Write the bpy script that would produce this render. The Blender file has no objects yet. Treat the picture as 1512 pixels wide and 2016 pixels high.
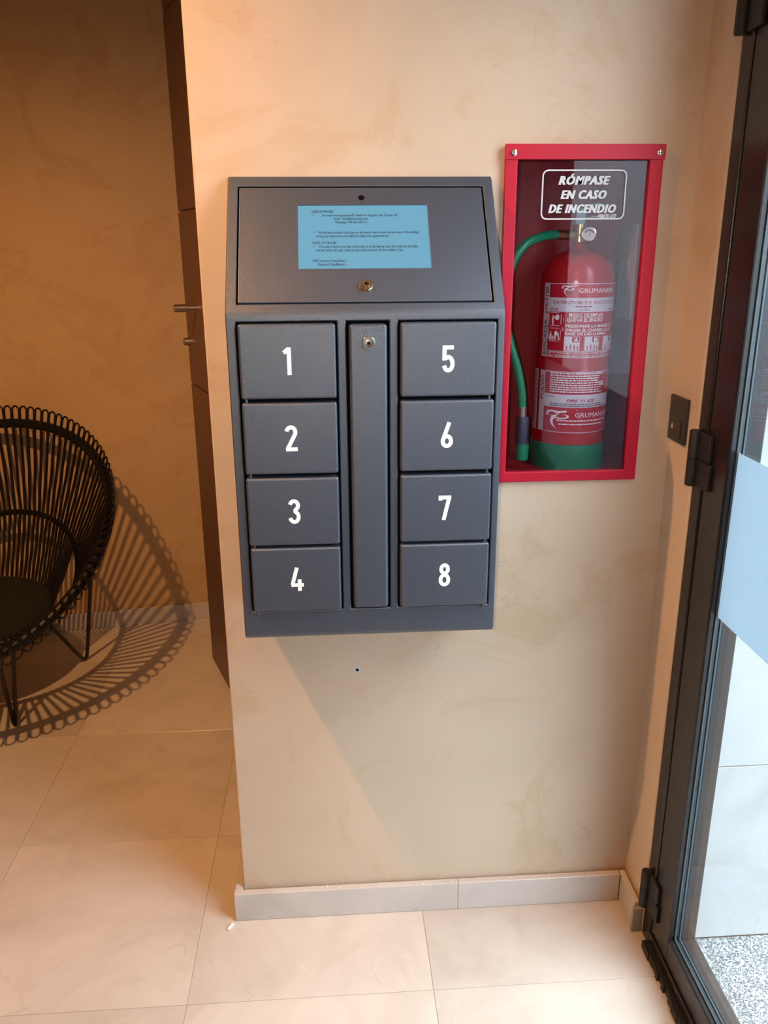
import bpy, bmesh, math, random
from mathutils import Vector, Matrix

random.seed(7)
S = bpy.context.scene
COL = S.collection
R = math.radians

# ------------------------------------------------------------------ camera, world, lights, exposure
CAM = Vector((0.0, -1.62, 1.535))


def cam_axes(yaw, pitch, roll):
    cy, sy, cp, sp = math.cos(yaw), math.sin(yaw), math.cos(pitch), math.sin(pitch)
    f = Vector((sy * cp, cy * cp, -sp))
    r = Vector((cy, -sy, 0))
    d = f.cross(r)
    cr, sr = math.cos(roll), math.sin(roll)
    return r * cr + d * sr, d * cr - r * sr, f


cd = bpy.data.cameras.new('camera')
cd.sensor_fit = 'HORIZONTAL'
cd.sensor_width = 36.0
cd.lens = 36.0 * 1615 / 1512
cd.clip_start = 0.02
cam = bpy.data.objects.new('camera', cd)
COL.objects.link(cam)
r_, d_, f_ = cam_axes(R(3.63), R(17.75), R(0.363))
cam.matrix_world = Matrix(((r_.x, -d_.x, -f_.x, CAM.x), (r_.y, -d_.y, -f_.y, CAM.y), (r_.z, -d_.z, -f_.z, CAM.z), (0, 0, 0, 1)))
S.camera = cam

SKY = 19.0
WARM = (1.0, 0.495, 0.175)
w = bpy.data.worlds.new('overcast_sky')
S.world = w
w.use_nodes = True
nt = w.node_tree
bg = nt.nodes['Background']
bg.inputs['Strength'].default_value = SKY
tc = nt.nodes.new('ShaderNodeTexCoord')
sx = nt.nodes.new('ShaderNodeSeparateXYZ')
rp = nt.nodes.new('ShaderNodeValToRGB')
rp.color_ramp.elements[0].position = 0.0
rp.color_ramp.elements[0].color = (0.20, 0.24, 0.275, 1)
rp.color_ramp.elements[1].position = 1.0
rp.color_ramp.elements[1].color = (0.78, 0.91, 1.0, 1)
nt.links.new(tc.outputs['Generated'], sx.inputs[0])
nt.links.new(sx.outputs['Z'], rp.inputs[0])
nt.links.new(rp.outputs[0], bg.inputs['Color'])


def lamp(name, kind, loc, energy, color, target=None, **kw):
    l = bpy.data.lights.new(name, kind)
    l.energy = energy
    l.color = color
    for k, v in kw.items():
        setattr(l, k, v)
    o = bpy.data.objects.new(name, l)
    COL.objects.link(o)
    o.location = loc
    if target is not None:
        o.rotation_euler = (Vector(target) - Vector(loc)).to_track_quat('-Z', 'Y').to_euler()
    return o


lamp('ceiling_spot', 'SPOT', (-1.0, -0.62, 2.62), 168, WARM, (-0.95, 0.25, 0), spot_size=R(132), spot_blend=0.8, shadow_soft_size=0.022)
lamp('warm_fill_spot', 'SPOT', (-0.1, -2.0, 2.7), 22, WARM, (0.6, -0.1, 1.3), spot_size=R(95), spot_blend=0.9, shadow_soft_size=0.14)  # added warm fill to lift the dim right-hand corner, not a known fitting
lamp('phone_flash', 'SPOT', (-0.050, -1.610, 1.530), 30, (1.0, 0.97, 0.93), (0.12, 0.0, 1.28), spot_size=R(72), spot_blend=1.0, shadow_soft_size=0.006)

S.view_settings.view_transform = 'Standard'
S.view_settings.look = 'None'
S.view_settings.exposure = 0.02
S.view_settings.gamma = 1.0
S.view_settings.use_curve_mapping = False
S.cycles.max_bounces = 10
S.cycles.diffuse_bounces = 6
S.cycles.transparent_max_bounces = 12
S.cycles.use_denoising = True
S.cycles.sample_clamp_indirect = 8.0

# ------------------------------------------------------------------ materials


def mat(name, color=(0.5, 0.5, 0.5), rough=0.5, metal=0.0, spec=0.5, emit=None, estr=0.0):
    m = bpy.data.materials.new(name)
    m.use_nodes = True
    b = m.node_tree.nodes['Principled BSDF']
    b.inputs['Base Color'].default_value = (*color, 1)
    b.inputs['Roughness'].default_value = rough
    b.inputs['Metallic'].default_value = metal
    b.inputs['Specular IOR Level'].default_value = spec
    if emit:
        b.inputs['Emission Color'].default_value = (*emit, 1)
        b.inputs['Emission Strength'].default_value = estr
    return m


class NT:
    def __init__(s, m):
        s.t = m.node_tree
        s.b = s.t.nodes['Principled BSDF']
        s.tc = s.t.nodes.new('ShaderNodeTexCoord')

    def n(s, kind, **kw):
        nd = s.t.nodes.new(kind)
        for k, v in kw.items():
            setattr(nd, k, v)
        return nd

    def l(s, a, b):
        s.t.links.new(a, b)

    def geo(s):
        return s.n('ShaderNodeNewGeometry').outputs['Position']

    def noise(s, scale, detail=3, rough=0.5, dist=0.0, vec=None):
        nd = s.n('ShaderNodeTexNoise')
        nd.inputs['Scale'].default_value = scale
        nd.inputs['Detail'].default_value = detail
        nd.inputs['Roughness'].default_value = rough
        nd.inputs['Distortion'].default_value = dist
        s.l(vec if vec is not None else s.tc.outputs['Object'], nd.inputs['Vector'])
        return nd.outputs['Fac']

    def ramp(s, fac, stops):
        nd = s.n('ShaderNodeValToRGB')
        e = nd.color_ramp.elements
        while len(e) < len(stops):
            e.new(0.5)
        for i, (p, c) in enumerate(stops):
            e[i].position = p
            e[i].color = (*c, 1) if len(c) == 3 else c
        s.l(fac, nd.inputs[0])
        return nd.outputs[0]

    def mix(s, fac, a, b, mode='MIX'):
        nd = s.n('ShaderNodeMix', data_type='RGBA', blend_type=mode)
        for v, i in ((fac, 0), (a, 6), (b, 7)):
            if hasattr(v, 'links'):
                s.l(v, nd.inputs[i])
            else:
                nd.inputs[i].default_value = v if i == 0 else (*v, 1)
        return nd.outputs[2]

    def bump(s, h, strength, dist):
        nd = s.n('ShaderNodeBump')
        nd.inputs['Strength'].default_value = strength
        nd.inputs['Distance'].default_value = dist
        s.l(h, nd.inputs['Height'])
        s.l(nd.outputs[0], s.b.inputs['Normal'])


def plaster(name, c):
    m = mat(name, c, 0.55, spec=0.35)
    k = NT(m)
    d = lambda f: tuple(min(1, x * f) for x in c)
    pos = k.geo()
    a = k.ramp(k.noise(2.6, 5, 0.62, 0.8, pos), [(0.28, d(0.92)), (0.5, c), (0.75, d(1.05))])
    # broad trowel arcs, a little darker and yellower
    b = k.ramp(k.noise(3.4, 4, 0.6, 1.5, pos), [(0.53, (0, 0, 0)), (0.62, (0.7, 0.7, 0.7)), (0.66, (0.35, 0.35, 0.35)), (0.78, (0, 0, 0))])
    col = k.mix(b, a, (c[0] * 0.90, c[1] * 0.83, c[2] * 0.72))
    # fine dark hair-line scratches
    v = k.n('ShaderNodeTexVoronoi', feature='DISTANCE_TO_EDGE')
    v.inputs['Scale'].default_value = 6.0
    mp = k.n('ShaderNodeVectorMath', operation='ADD')
    nz = k.n('ShaderNodeTexNoise')
    nz.inputs['Scale'].default_value = 7.0
    nz.inputs['Detail'].default_value = 4.0
    k.l(pos, nz.inputs['Vector'])
    sc = k.n('ShaderNodeVectorMath', operation='SCALE')
    sc.inputs['Scale'].default_value = 0.35
    k.l(nz.outputs['Color'], sc.inputs[0])
    k.l(pos, mp.inputs[0])
    k.l(sc.outputs[0], mp.inputs[1])
    k.l(mp.outputs[0], v.inputs['Vector'])
    ln = k.ramp(v.outputs['Distance'], [(0.0, (1, 1, 1)), (0.012, (0, 0, 0))])
    msk = k.ramp(k.noise(3.0, 2, 0.5, 0, pos), [(0.52, (0, 0, 0)), (0.66, (0.6, 0.6, 0.6))])
    lm = k.mix(1.0, ln, msk, 'MULTIPLY')
    col = k.mix(lm, col, d(0.72))
    k.l(col, k.b.inputs['Base Color'])
    k.bump(k.noise(16, 5, 0.6, 0.8, pos), 0.18, 0.004)
    return m


def marble(name, c, rough=0.22, var=0.10):
    m = mat(name, c, rough, spec=0.5)
    k = NT(m)
    pos = k.geo()
    oi = k.n('ShaderNodeObjectInfo')
    off = k.n('ShaderNodeVectorMath', operation='ADD')
    scl = k.n('ShaderNodeMath', operation='MULTIPLY')
    scl.inputs[1].default_value = 37.0
    k.l(oi.outputs['Random'], scl.inputs[0])
    k.l(pos, off.inputs[0])
    k.l(scl.outputs[0], off.inputs[1])
    p = off.outputs[0]
    d = lambda f, g=1.0: (c[0] * f, c[1] * f * g, c[2] * f * g * g)
    base = k.ramp(k.noise(4.0, 6, 0.62, 1.0, p), [(0.28, d(0.86, 0.975)), (0.50, c), (0.72, d(1.08))])
    # each piece slightly its own tone
    mr = k.n('ShaderNodeMapRange')
    mr.inputs['To Min'].default_value = 1 - var
    mr.inputs['To Max'].default_value = 1 + var * 0.6
    k.l(oi.outputs['Random'], mr.inputs['Value'])
    hs = k.n('ShaderNodeHueSaturation')
    k.l(mr.outputs[0], hs.inputs['Value'])
    k.l(base, hs.inputs['Color'])
    v = k.n('ShaderNodeTexVoronoi', feature='DISTANCE_TO_EDGE')
    v.inputs['Scale'].default_value = 3.2
    nz = k.n('ShaderNodeTexNoise')
    nz.inputs['Scale'].default_value = 6.0
    nz.inputs['Detail'].default_value = 6.0
    k.l(p, nz.inputs['Vector'])
    sc = k.n('ShaderNodeVectorMath', operation='SCALE')
    sc.inputs['Scale'].default_value = 0.3
    k.l(nz.outputs['Color'], sc.inputs[0])
    ad = k.n('ShaderNodeVectorMath', operation='ADD')
    k.l(p, ad.inputs[0])
    k.l(sc.outputs[0], ad.inputs[1])
    k.l(ad.outputs[0], v.inputs['Vector'])
    ln = k.ramp(v.outputs['Distance'], [(0.0, (0.8, 0.8, 0.8)), (0.007, (0, 0, 0))])
    msk = k.ramp(k.noise(5.0, 2, 0.5, 0, p), [(0.48, (0, 0, 0)), (0.66, (0.6, 0.6, 0.6))])
    col = k.mix(k.mix(1.0, ln, msk, 'MULTIPLY'), hs.outputs[0], d(0.62, 0.93))
    fl = k.ramp(k.noise(38, 3, 0.6, 0.5, p), [(0.68, (0, 0, 0)), (0.76, (0.55, 0.55, 0.55))])
    col = k.mix(fl, col, d(1.18, 1.02))
    k.l(col, k.b.inputs['Base Color'])
    return m


def powder(name, c, rough=0.36, scale=520, strength=0.5, dist=0.0006, spec=0.5):
    m = mat(name, c, rough, spec=spec)
    k = NT(m)
    k.bump(k.noise(scale, 2, 0.5, 0, k.geo()), strength, dist)
    return m


def glass_mat(name, tint=(1, 1, 1), refl=1.0, rough=0.0):
    m = bpy.data.materials.new(name)
    m.use_nodes = True
    t = m.node_tree
    t.nodes.remove(t.nodes['Principled BSDF'])
    o = t.nodes['Material Output']
    tr = t.nodes.new('ShaderNodeBsdfTransparent')
    tr.inputs[0].default_value = (*tint, 1)
    gl = t.nodes.new('ShaderNodeBsdfGlossy')
    gl.inputs['Roughness'].default_value = rough
    fr = t.nodes.new('ShaderNodeFresnel')
    ge = t.nodes.new('ShaderNodeNewGeometry')       # the pane is solid: keep the air-to-glass index on its far face too
    mr = t.nodes.new('ShaderNodeMapRange')
    mr.inputs['To Min'].default_value = 1.5
    mr.inputs['To Max'].default_value = 1 / 1.5
    t.links.new(ge.outputs['Backfacing'], mr.inputs['Value'])
    t.links.new(mr.outputs[0], fr.inputs['IOR'])
    mu = t.nodes.new('ShaderNodeMath')
    mu.operation = 'MULTIPLY'
    mu.inputs[1].default_value = refl
    mx = t.nodes.new('ShaderNodeMixShader')
    t.links.new(fr.outputs[0], mu.inputs[0])
    t.links.new(mu.outputs[0], mx.inputs[0])
    t.links.new(tr.outputs[0], mx.inputs[1])
    t.links.new(gl.outputs[0], mx.inputs[2])
    t.links.new(mx.outputs[0], o.inputs[0])
    return m


M = {}
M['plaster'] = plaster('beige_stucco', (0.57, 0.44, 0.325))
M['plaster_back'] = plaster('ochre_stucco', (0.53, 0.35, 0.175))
M['ceiling'] = mat('white_ceiling_paint', (0.75, 0.72, 0.67), 0.7)
M['marble'] = marble('cream_marble', (0.60, 0.53, 0.47), 0.22, 0.13)
M['marble_base'] = marble('cream_marble_skirting', (0.53, 0.475, 0.44), 0.3, 0.05)
M['grout'] = mat('grout', (0.34, 0.27, 0.21), 0.8)
M['locker'] = powder('slate_powder_coat', (0.040, 0.051, 0.074), 0.33, 900, 0.75, 0.0006, 1.0)
M['dark'] = mat('dark_interior', (0.004, 0.004, 0.005), 0.9, spec=0.05)
M['white_print'] = mat('white_vinyl', (0.86, 0.87, 0.90), 0.5)
M['chrome'] = mat('chrome', (0.75, 0.74, 0.72), 0.16, 1.0)
M['steel'] = mat('brushed_steel', (0.60, 0.56, 0.50), 0.28, 1.0)
M['nickel'] = mat('worn_brass_lock', (0.62, 0.45, 0.30), 0.22, 1.0)
M['red'] = powder('red_enamel', (0.47, 0.008, 0.028), 0.38, 90, 0.12, 0.0008, 0.28)
M['red_shaded'] = powder('red_enamel_shaded', (0.30, 0.008, 0.022), 0.4, 90, 0.1, 0.0008)  # same red as the frame, darkened for the shade behind the glass
M['redcyl'] = mat('red_gloss', (0.42, 0.006, 0.014), 0.22)
M['green'] = mat('green_paint', (0.006, 0.19, 0.085), 0.35)
M['hose'] = mat('green_rubber', (0.004, 0.22, 0.11), 0.3)
M['navy'] = mat('dark_blue_plastic', (0.02, 0.035, 0.07), 0.45)
M['brass'] = mat('brass', (0.62, 0.44, 0.22), 0.28, 1.0)
M['label_red'] = mat('red_label', (0.47, 0.010, 0.028), 0.3)
M['label_white'] = mat('white_label', (0.68, 0.66, 0.74), 0.35)
M['print_red'] = mat('red_ink', (0.36, 0.02, 0.05), 0.5)
M['print_dark'] = mat('dark_ink', (0.10, 0.05, 0.09), 0.5)
M['lever'] = mat('grey_blue_lever', (0.28, 0.38, 0.44), 0.4)
M['grey_tag'] = mat('grey_card', (0.42, 0.40, 0.40), 0.6)
M['frame'] = powder('anthracite_door_paint', (0.013, 0.011, 0.011), 0.26, 300, 0.35, 0.0006, 0.45)
M['gasket'] = mat('grey_gasket', (0.045, 0.07, 0.085), 0.45)
M['rubber'] = mat('black_rubber', (0.012, 0.011, 0.011), 0.6)
M['switch'] = mat('dark_bronze_plate', (0.030, 0.024, 0.020), 0.42)
M['switch_mark'] = mat('pale_print', (0.55, 0.48, 0.38), 0.5)
M['switch_line'] = mat('grey_print', (0.12, 0.10, 0.09), 0.5)
M['glass'] = glass_mat('clear_glass', (0.96, 0.985, 0.99))
M['pane'] = glass_mat('cabinet_pane', (0.90, 0.88, 0.90), 0.62)
M['wicker'] = mat('black_rattan', (0.004, 0.0035, 0.0035), 0.42, spec=0.3)
M['blackmetal'] = mat('black_steel', (0.012, 0.011, 0.011), 0.32)
M['cushion'] = mat('black_fabric', (0.006, 0.0055, 0.0055), 0.9)
M['chip'] = mat('white_plaster', (0.85, 0.84, 0.82), 0.8)
M['screen'] = mat('lit_screen', (0.02, 0.03, 0.04), 0.12, emit=(0.135, 0.375, 0.53), estr=0.95)
M['screen_text'] = mat('screen_letters', (0.01, 0.012, 0.02), 0.5, emit=(0.01, 0.04, 0.09), estr=0.4)

# dark brown veneer
m = mat('dark_walnut', (0.05, 0.018, 0.010), 0.38)
k = NT(m)
mp = k.n('ShaderNodeMapping')
mp.inputs['Scale'].default_value = (2, 2, 26)
k.l(k.geo(), mp.inputs['Vector'])
k.l(k.ramp(k.noise(3, 4, 0.6, 0.6, mp.outputs[0]), [(0.3, (0.085, 0.033, 0.020)), (0.7, (0.12, 0.047, 0.029))]), k.b.inputs['Base Color'])
M['walnut'] = m
# speckled grey granite
m = mat('speckled_granite', (0.4, 0.43, 0.46), 0.5)
k = NT(m)
k.l(k.ramp(k.noise(260, 1, 0.5, 0, k.geo()), [(0.36, (0.03, 0.04, 0.05)), (0.48, (0.10, 0.115, 0.125)), (0.58, (0.34, 0.345, 0.35))]), k.b.inputs['Base Color'])
M['granite'] = m
M['stone'] = marble('pale_limestone', (0.31, 0.31, 0.308), 0.45, 0.03)
# frosted vinyl
m = bpy.data.materials.new('frosted_vinyl')
m.use_nodes = True
t = m.node_tree
b = t.nodes['Principled BSDF']
b.inputs['Base Color'].default_value = (0.38, 0.42, 0.45, 1)
b.inputs['Roughness'].default_value = 0.6
tr = t.nodes.new('ShaderNodeBsdfTranslucent')
tr.inputs[0].default_value = (0.50, 0.585, 0.64, 1)
mx = t.nodes.new('ShaderNodeMixShader')
mx.inputs[0].default_value = 0.72
t.links.new(b.outputs[0], mx.inputs[1])
t.links.new(tr.outputs[0], mx.inputs[2])
t.links.new(mx.outputs[0], t.nodes['Material Output'].inputs[0])
M['frost'] = m

# ------------------------------------------------------------------ mesh helpers
WORLD = {}


def make(name, bm, material, parent=None, smooth=None, origin=None):
    """Link a bmesh given in world coordinates as one mesh object; its origin sits at its parent's (or its own base)."""
    me = bpy.data.meshes.new(name)
    base = WORLD[parent.name] if parent else (Vector(origin) if origin is not None else Vector())
    if base.length:
        bmesh.ops.translate(bm, verts=bm.verts, vec=-base)
    bm.normal_update()
    bm.to_mesh(me)
    bm.free()
    for mm in (material if isinstance(material, (list, tuple)) else [material]):
        me.materials.append(mm)
    if smooth is not None:
        me.polygons.foreach_set('use_smooth', [True] * len(me.polygons))
        me.set_sharp_from_angle(angle=R(smooth))
    o = bpy.data.objects.new(name, me)
    COL.objects.link(o)
    if parent:
        o.parent = parent
    else:
        o.location = base
    WORLD[o.name] = base.copy()
    return o


def tag(o, label=None, cat=None, group=None, kind=None):
    if label: o['label'] = label
    if cat: o['category'] = cat
    if group: o['group'] = group
    if kind: o['kind'] = kind
    return o


def empty(name, loc):
    o = bpy.data.objects.new(name, None)
    o.empty_display_size = 0.05
    COL.objects.link(o)
    o.location = loc
    WORLD[o.name] = Vector(loc)
    return o


def box(bm, x0, x1, y0, y1, z0, z1, bev=0.0, seg=2, mi=0):
    g = bmesh.ops.create_cube(bm, size=1.0)
    vs = g['verts']
    for v in vs:
        v.co = Vector((x0 + (v.co.x + .5) * (x1 - x0), y0 + (v.co.y + .5) * (y1 - y0), z0 + (v.co.z + .5) * (z1 - z0)))
    fs = {f for v in vs for f in v.link_faces}
    for f in fs:
        f.material_index = mi
    if bev:
        es = list({e for v in vs for e in v.link_edges})
        r = bmesh.ops.bevel(bm, geom=es, offset=bev, segments=seg, affect='EDGES', profile=0.5)
        for f in r['faces']:
            f.material_index = mi
    return vs


def nbox(*a, **k):
    bm = bmesh.new()
    box(bm, *a, **k)
    return bm


def tube(bm, pts, r, n=6, closed=False, mi=0, cap=True):
    pts = [Vector(p) for p in pts]
    N = len(pts)
    tang = []
    for i in range(N):
        if closed:
            t = pts[(i + 1) % N] - pts[i - 1]
        else:
            t = pts[min(i + 1, N - 1)] - pts[max(i - 1, 0)]
        tang.append(t.normalized())
    up = Vector((0, 0, 1)) if abs(tang[0].z) < 0.9 else Vector((1, 0, 0))
    nrm = (up - tang[0] * up.dot(tang[0])).normalized()
    rings = []
    for i in range(N):
        nrm = (nrm - tang[i] * nrm.dot(tang[i])).normalized()
        bi = tang[i].cross(nrm)
        rr = r[i] if isinstance(r, (list, tuple)) else r
        rings.append([bm.verts.new(pts[i] + (nrm * math.cos(2 * math.pi * j / n) + bi * math.sin(2 * math.pi * j / n)) * rr) for j in range(n)])
    for i in range(N if closed else N - 1):
        a, b = rings[i], rings[(i + 1) % N]
        sh = 0
        if closed and i == N - 1:
            sh = min(range(n), key=lambda s: sum((a[j].co - b[(j + s) % n].co).length for j in range(n)))
        for j in range(n):
            f = bm.faces.new((a[j], a[(j + 1) % n], b[(j + 1 + sh) % n], b[(j + sh) % n]))
            f.material_index = mi
    if cap and not closed:
        bm.faces.new(list(reversed(rings[0]))).material_index = mi
        bm.faces.new(rings[-1]).material_index = mi


def lathe(bm, prof, c, axis=(0, 0, 1), n=32, mi=0, cap=True):
    """prof: (radius, height) pairs along axis from c."""
    q = Vector((0, 0, 1)).rotation_difference(Vector(axis).normalized())
    c = Vector(c)
    rings = []
    for r, h in prof:
        if r < 1e-6:
            rings.append([bm.verts.new(c + q @ Vector((0, 0, h)))])
        else:
            rings.append([bm.verts.new(c + q @ Vector((r * math.cos(2 * math.pi * j / n), r * math.sin(2 * math.pi * j / n), h))) for j in range(n)])
    for a, b in zip(rings, rings[1:]):
        for j in range(n):
            j2 = (j + 1) % n
            if len(a) == 1 and len(b) == 1:
                continue
            if len(a) == 1:
                f = bm.faces.new((a[0], b[j2], b[j]))
            elif len(b) == 1:
                f = bm.faces.new((a[j], a[j2], b[0]))
            else:
                f = bm.faces.new((a[j], a[j2], b[j2], b[j]))
            f.material_index = mi
    if cap:
        if len(rings[0]) > 1: bm.faces.new(list(reversed(rings[0]))).material_index = mi
        if len(rings[-1]) > 1: bm.faces.new(rings[-1]).material_index = mi


def plate(bm, us, vs, holes, fn, depth, mi=0):
    """Closed plate on a grid with some cells left open; fn(u, v, d) -> point, d = 0 front .. depth back."""
    nu, nv = len(us) - 1, len(vs) - 1
    cache = {}

    def V(i, j, d):
        if (i, j, d) not in cache:
            cache[(i, j, d)] = bm.verts.new(fn(us[i], vs[j], depth if d else 0.0))
        return cache[(i, j, d)]
    solid = lambda i, j: 0 <= i < nu and 0 <= j < nv and (i, j) not in holes
    for i in range(nu):
        for j in range(nv):
            if not solid(i, j):
                continue
            q = ((i, j), (i + 1, j), (i + 1, j + 1), (i, j + 1))
            bm.faces.new([V(a, b, 0) for a, b in q]).material_index = mi
            bm.faces.new([V(a, b, 1) for a, b in reversed(q)]).material_index = mi
            for (di, dj), (p, r) in (((0, -1), (0, 1)), ((1, 0), (1, 2)), ((0, 1), (2, 3)), ((-1, 0), (3, 0))):
                if not solid(i + di, j + dj):
                    a, b = q[p], q[r]
                    bm.faces.new((V(*a, 0), V(*a, 1), V(*b, 1), V(*b, 0))).material_index = mi
    bmesh.ops.recalc_face_normals(bm, faces=bm.faces)


def bevel_mod(o, width, seg=2, ang=40):
    md = o.modifiers.new('bevel', 'BEVEL')
    md.width = width
    md.segments = seg
    md.limit_method = 'ANGLE'
    md.angle_limit = R(ang)
    return o


def flat_faces(o):
    o.modifiers.new('weighted_normal', 'WEIGHTED_NORMAL').keep_sharp = True
    return o


def text_geo(txt, bold=0.0, shear=0.0, space=1.0):
    cu = bpy.data.curves.new('t', 'FONT')
    cu.body = txt
    cu.size = 1.0
    cu.offset = bold
    cu.shear = shear
    cu.resolution_u = 2
    cu.space_character = space
    o = bpy.data.objects.new('t', cu)
    me = bpy.data.meshes.new_from_object(o)
    v = [tuple(p.co[:2]) for p in me.vertices]
    f = [tuple(p.vertices) for p in me.polygons]
    bpy.data.objects.remove(o)
    bpy.data.curves.remove(cu)
    bpy.data.meshes.remove(me)
    return v, f


CAP = 0.73


def put_text(bm, txt, fn, u0, v0, height, width=None, bold=0.0, shear=0.0, align='L', mi=0, space=1.0):
    """Lay flat lettering on fn(u, v); v0 is the baseline, height the cap height, width (if given) the exact run."""
    v, f = text_geo(txt, bold, shear, space)
    if not v:
        return
    x0, x1 = min(p[0] for p in v), max(p[0] for p in v)
    s = height / CAP
    sxx = width / (x1 - x0) if width else s
    run = (x1 - x0) * sxx
    if align == 'C': u0 -= run / 2
    if align == 'R': u0 -= run
    vv = [bm.verts.new(fn(u0 + (p[0] - x0) * sxx, v0 + p[1] * s)) for p in v]
    for q in f:
        try:
            bm.faces.new([vv[i] for i in q]).material_index = mi
        except ValueError:
            pass


def ribbon(bm, line, t, fn, mi=0):
    """A flat stroke of even width along a polyline."""
    P = [Vector(p) for p in line]
    closed = (P[0] - P[-1]).length < 1e-6
    if closed: P = P[:-1]
    n = len(P)
    L, Rr = [], []
    for i in range(n):
        a = P[i] - P[i - 1] if (i > 0 or closed) else P[1] - P[0]
        b = P[(i + 1) % n] - P[i] if (i < n - 1 or closed) else a
        a, b = a.normalized(), b.normalized()
        na, nb = Vector((-a.y, a.x)), Vector((-b.y, b.x))
        mnn = (na + nb)
        mnn = mnn.normalized() if mnn.length > 1e-4 else na
        kk = min(1 / max(mnn.dot(na), 0.3), 2.2) * t / 2
        L.append(bm.verts.new(fn(*(P[i] + mnn * kk))))
        Rr.append(bm.verts.new(fn(*(P[i] - mnn * kk))))
    for i in range(n if closed else n - 1):
        j = (i + 1) % n
        bm.faces.new((L[i], L[j], Rr[j], Rr[i])).material_index = mi


def arc(cx, cy, rx, ry, a0, a1, n=12):
    return [(cx + rx * math.cos(R(a0 + (a1 - a0) * i / n)), cy + ry * math.sin(R(a0 + (a1 - a0) * i / n))) for i in range(n + 1)]


# condensed road-sign numerals, unit height, stroke 0.15, centred on x = 0
T = 0.155
h = T / 2
DIGIT = {
    '1': [[(0.04, 0), (0.04, 1)], [(-0.15, 0.80), (0.03, 0.955)]],
    '2': [arc(0, 0.735, 0.165, 0.188, 170, -28, 12) + [(-0.155, h)], [(-0.21, h), (0.235, h)]],
    '3': [arc(0, 0.745, 0.155, 0.178, 168, -78, 12), arc(0, 0.285, 0.165, 0.208, 80, -168, 12), [(-0.03, 0.53), (0.04, 0.53)]],
    '4': [[(0.01, 1.0), (-0.185, 0.275)], [(-0.235, 0.255), (0.265, 0.255)], [(0.10, 0.0), (0.10, 0.50)]],
    '5': [[(0.20, 1 - h), (-0.140, 1 - h), (-0.150, 0.45)], arc(0, 0.325, 0.16, 0.247, 128, -165, 14)],
    '6': [arc(0, 0.27, 0.16, 0.192, 0, 360, 16), [(0.085, 1.0), (-0.135, 0.37)]],
    '7': [[(-0.205, 0.80), (-0.205, 1.0)], [(-0.21, 1 - h), (0.21, 1 - h)], [(0.135, 0.93), (-0.075, 0)]],
    '8': [arc(0, 0.745, 0.135, 0.178, 0, 360, 16), arc(0, 0.285, 0.16, 0.208, 0, 360, 16)],
}

# ------------------------------------------------------------------ the setting
H = 2.80
# floor: a screed with marble tiles of their own
fl = make('floor', nbox(-3.0, 0.70, -3.4, 2.3, -0.10, -0.0012), M['grout'])
tag(fl, kind='structure')
TS = 0.5305
tile_mesh = None
X0, Y0 = -0.342, 0.284
for i in range(-5, 3):
    for j in range(-7, 4):
        x0, y0 = X0 + i * TS, Y0 + j * TS
        if x0 < -3.0:
            continue
        x1 = min(x0 + TS, 0.698)
        wdt = x1 - x0
        if wdt < 0.05:
            continue
        if wdt < TS - 0.01 or tile_mesh is None:
            o = make('tile', nbox(x0 + .0004, x1 - .0004, y0 + .0004, y0 + TS - .0004, -0.0011, 0.0, 0.0004, 1), M['marble'], fl)
            if wdt >= TS - 0.01:
                tile_mesh = (o.data, x0, y0)
        else:
            o = bpy.data.objects.new('tile', tile_mesh[0])
            COL.objects.link(o)
            o.parent = fl
            o.location = (x0 - tile_mesh[1], y0 - tile_mesh[2], 0)

# main wall with the niche of the fire cabinet
bm = bmesh.new()
plate(bm, [-0.240, 0.336, 0.618, 0.80], [0.0, 1.084, 1.708, H], {(1, 1)}, lambda u, v, d: Vector((u, d, v)), 0.28)
tag(bevel_mod(make('wall_front', bm, M['plaster']), 0.003, 2), kind='structure')
# return wall beside the glass door
tag(bevel_mod(make('wall_right', nbox(0.695, 0.80, -0.122, 0.004, 0, H), M['plaster']), 0.004, 2), kind='structure')
# back hall
s = 0.152
yb = lambda x: 1.668 + (x + 0.947) * s
bm = bmesh.new()
q = [(-3.0, yb(-3.0)), (0.35, yb(0.35)), (0.35, yb(0.35) + .2), (-3.0, yb(-3.0) + .2)]
lo = [bm.verts.new((x, y, 0)) for x, y in q]
hi = [bm.verts.new((x, y, H)) for x, y in q]
bm.faces.new(list(reversed(lo))); bm.faces.new(hi)
for i in range(4):
    bm.faces.new((lo[i], lo[(i + 1) % 4], hi[(i + 1) % 4], hi[i]))
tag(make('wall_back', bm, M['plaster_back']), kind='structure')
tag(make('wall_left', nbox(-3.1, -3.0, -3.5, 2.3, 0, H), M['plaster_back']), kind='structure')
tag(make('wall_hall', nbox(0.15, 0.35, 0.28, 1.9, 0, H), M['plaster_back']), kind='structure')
tag(make('wall_entrance', nbox(-3.1, 0.80, -3.5, -3.4, 0, H), M['plaster']), kind='structure')
tag(make('ceiling', nbox(-3.1, 0.80, -3.5, 2.3, H, H + .1), M['ceiling']), kind='structure')
tag(make('wall_lintel', nbox(0.70, 0.80, -3.4, -0.122, 2.42, H), M['plaster']), kind='structure')


def skirting(parent, p0, p1, n, h, t, mt, name='skirting_piece'):
    """A skirting slab along p0..p1 on the floor; n points into the room."""
    p0, p1, n = Vector((*p0, 0)), Vector((*p1, 0)), Vector((*n, 0))
    u = (p1 - p0).normalized()
    L = (p1 - p0).length
    bm = nbox(0.0002, L - 0.0002, 0, t, 0.0002, h, 0.0015, 1)
    mx = Matrix(((u.x, n.x, 0, p0.x), (u.y, n.y, 0, p0.y), (0, 0, 1, 0), (0, 0, 0, 1)))
    bmesh.ops.transform(bm, matrix=mx, verts=bm.verts)
    bmesh.ops.recalc_face_normals(bm, faces=bm.faces)
    return make(name, bm, mt, parent)


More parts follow.
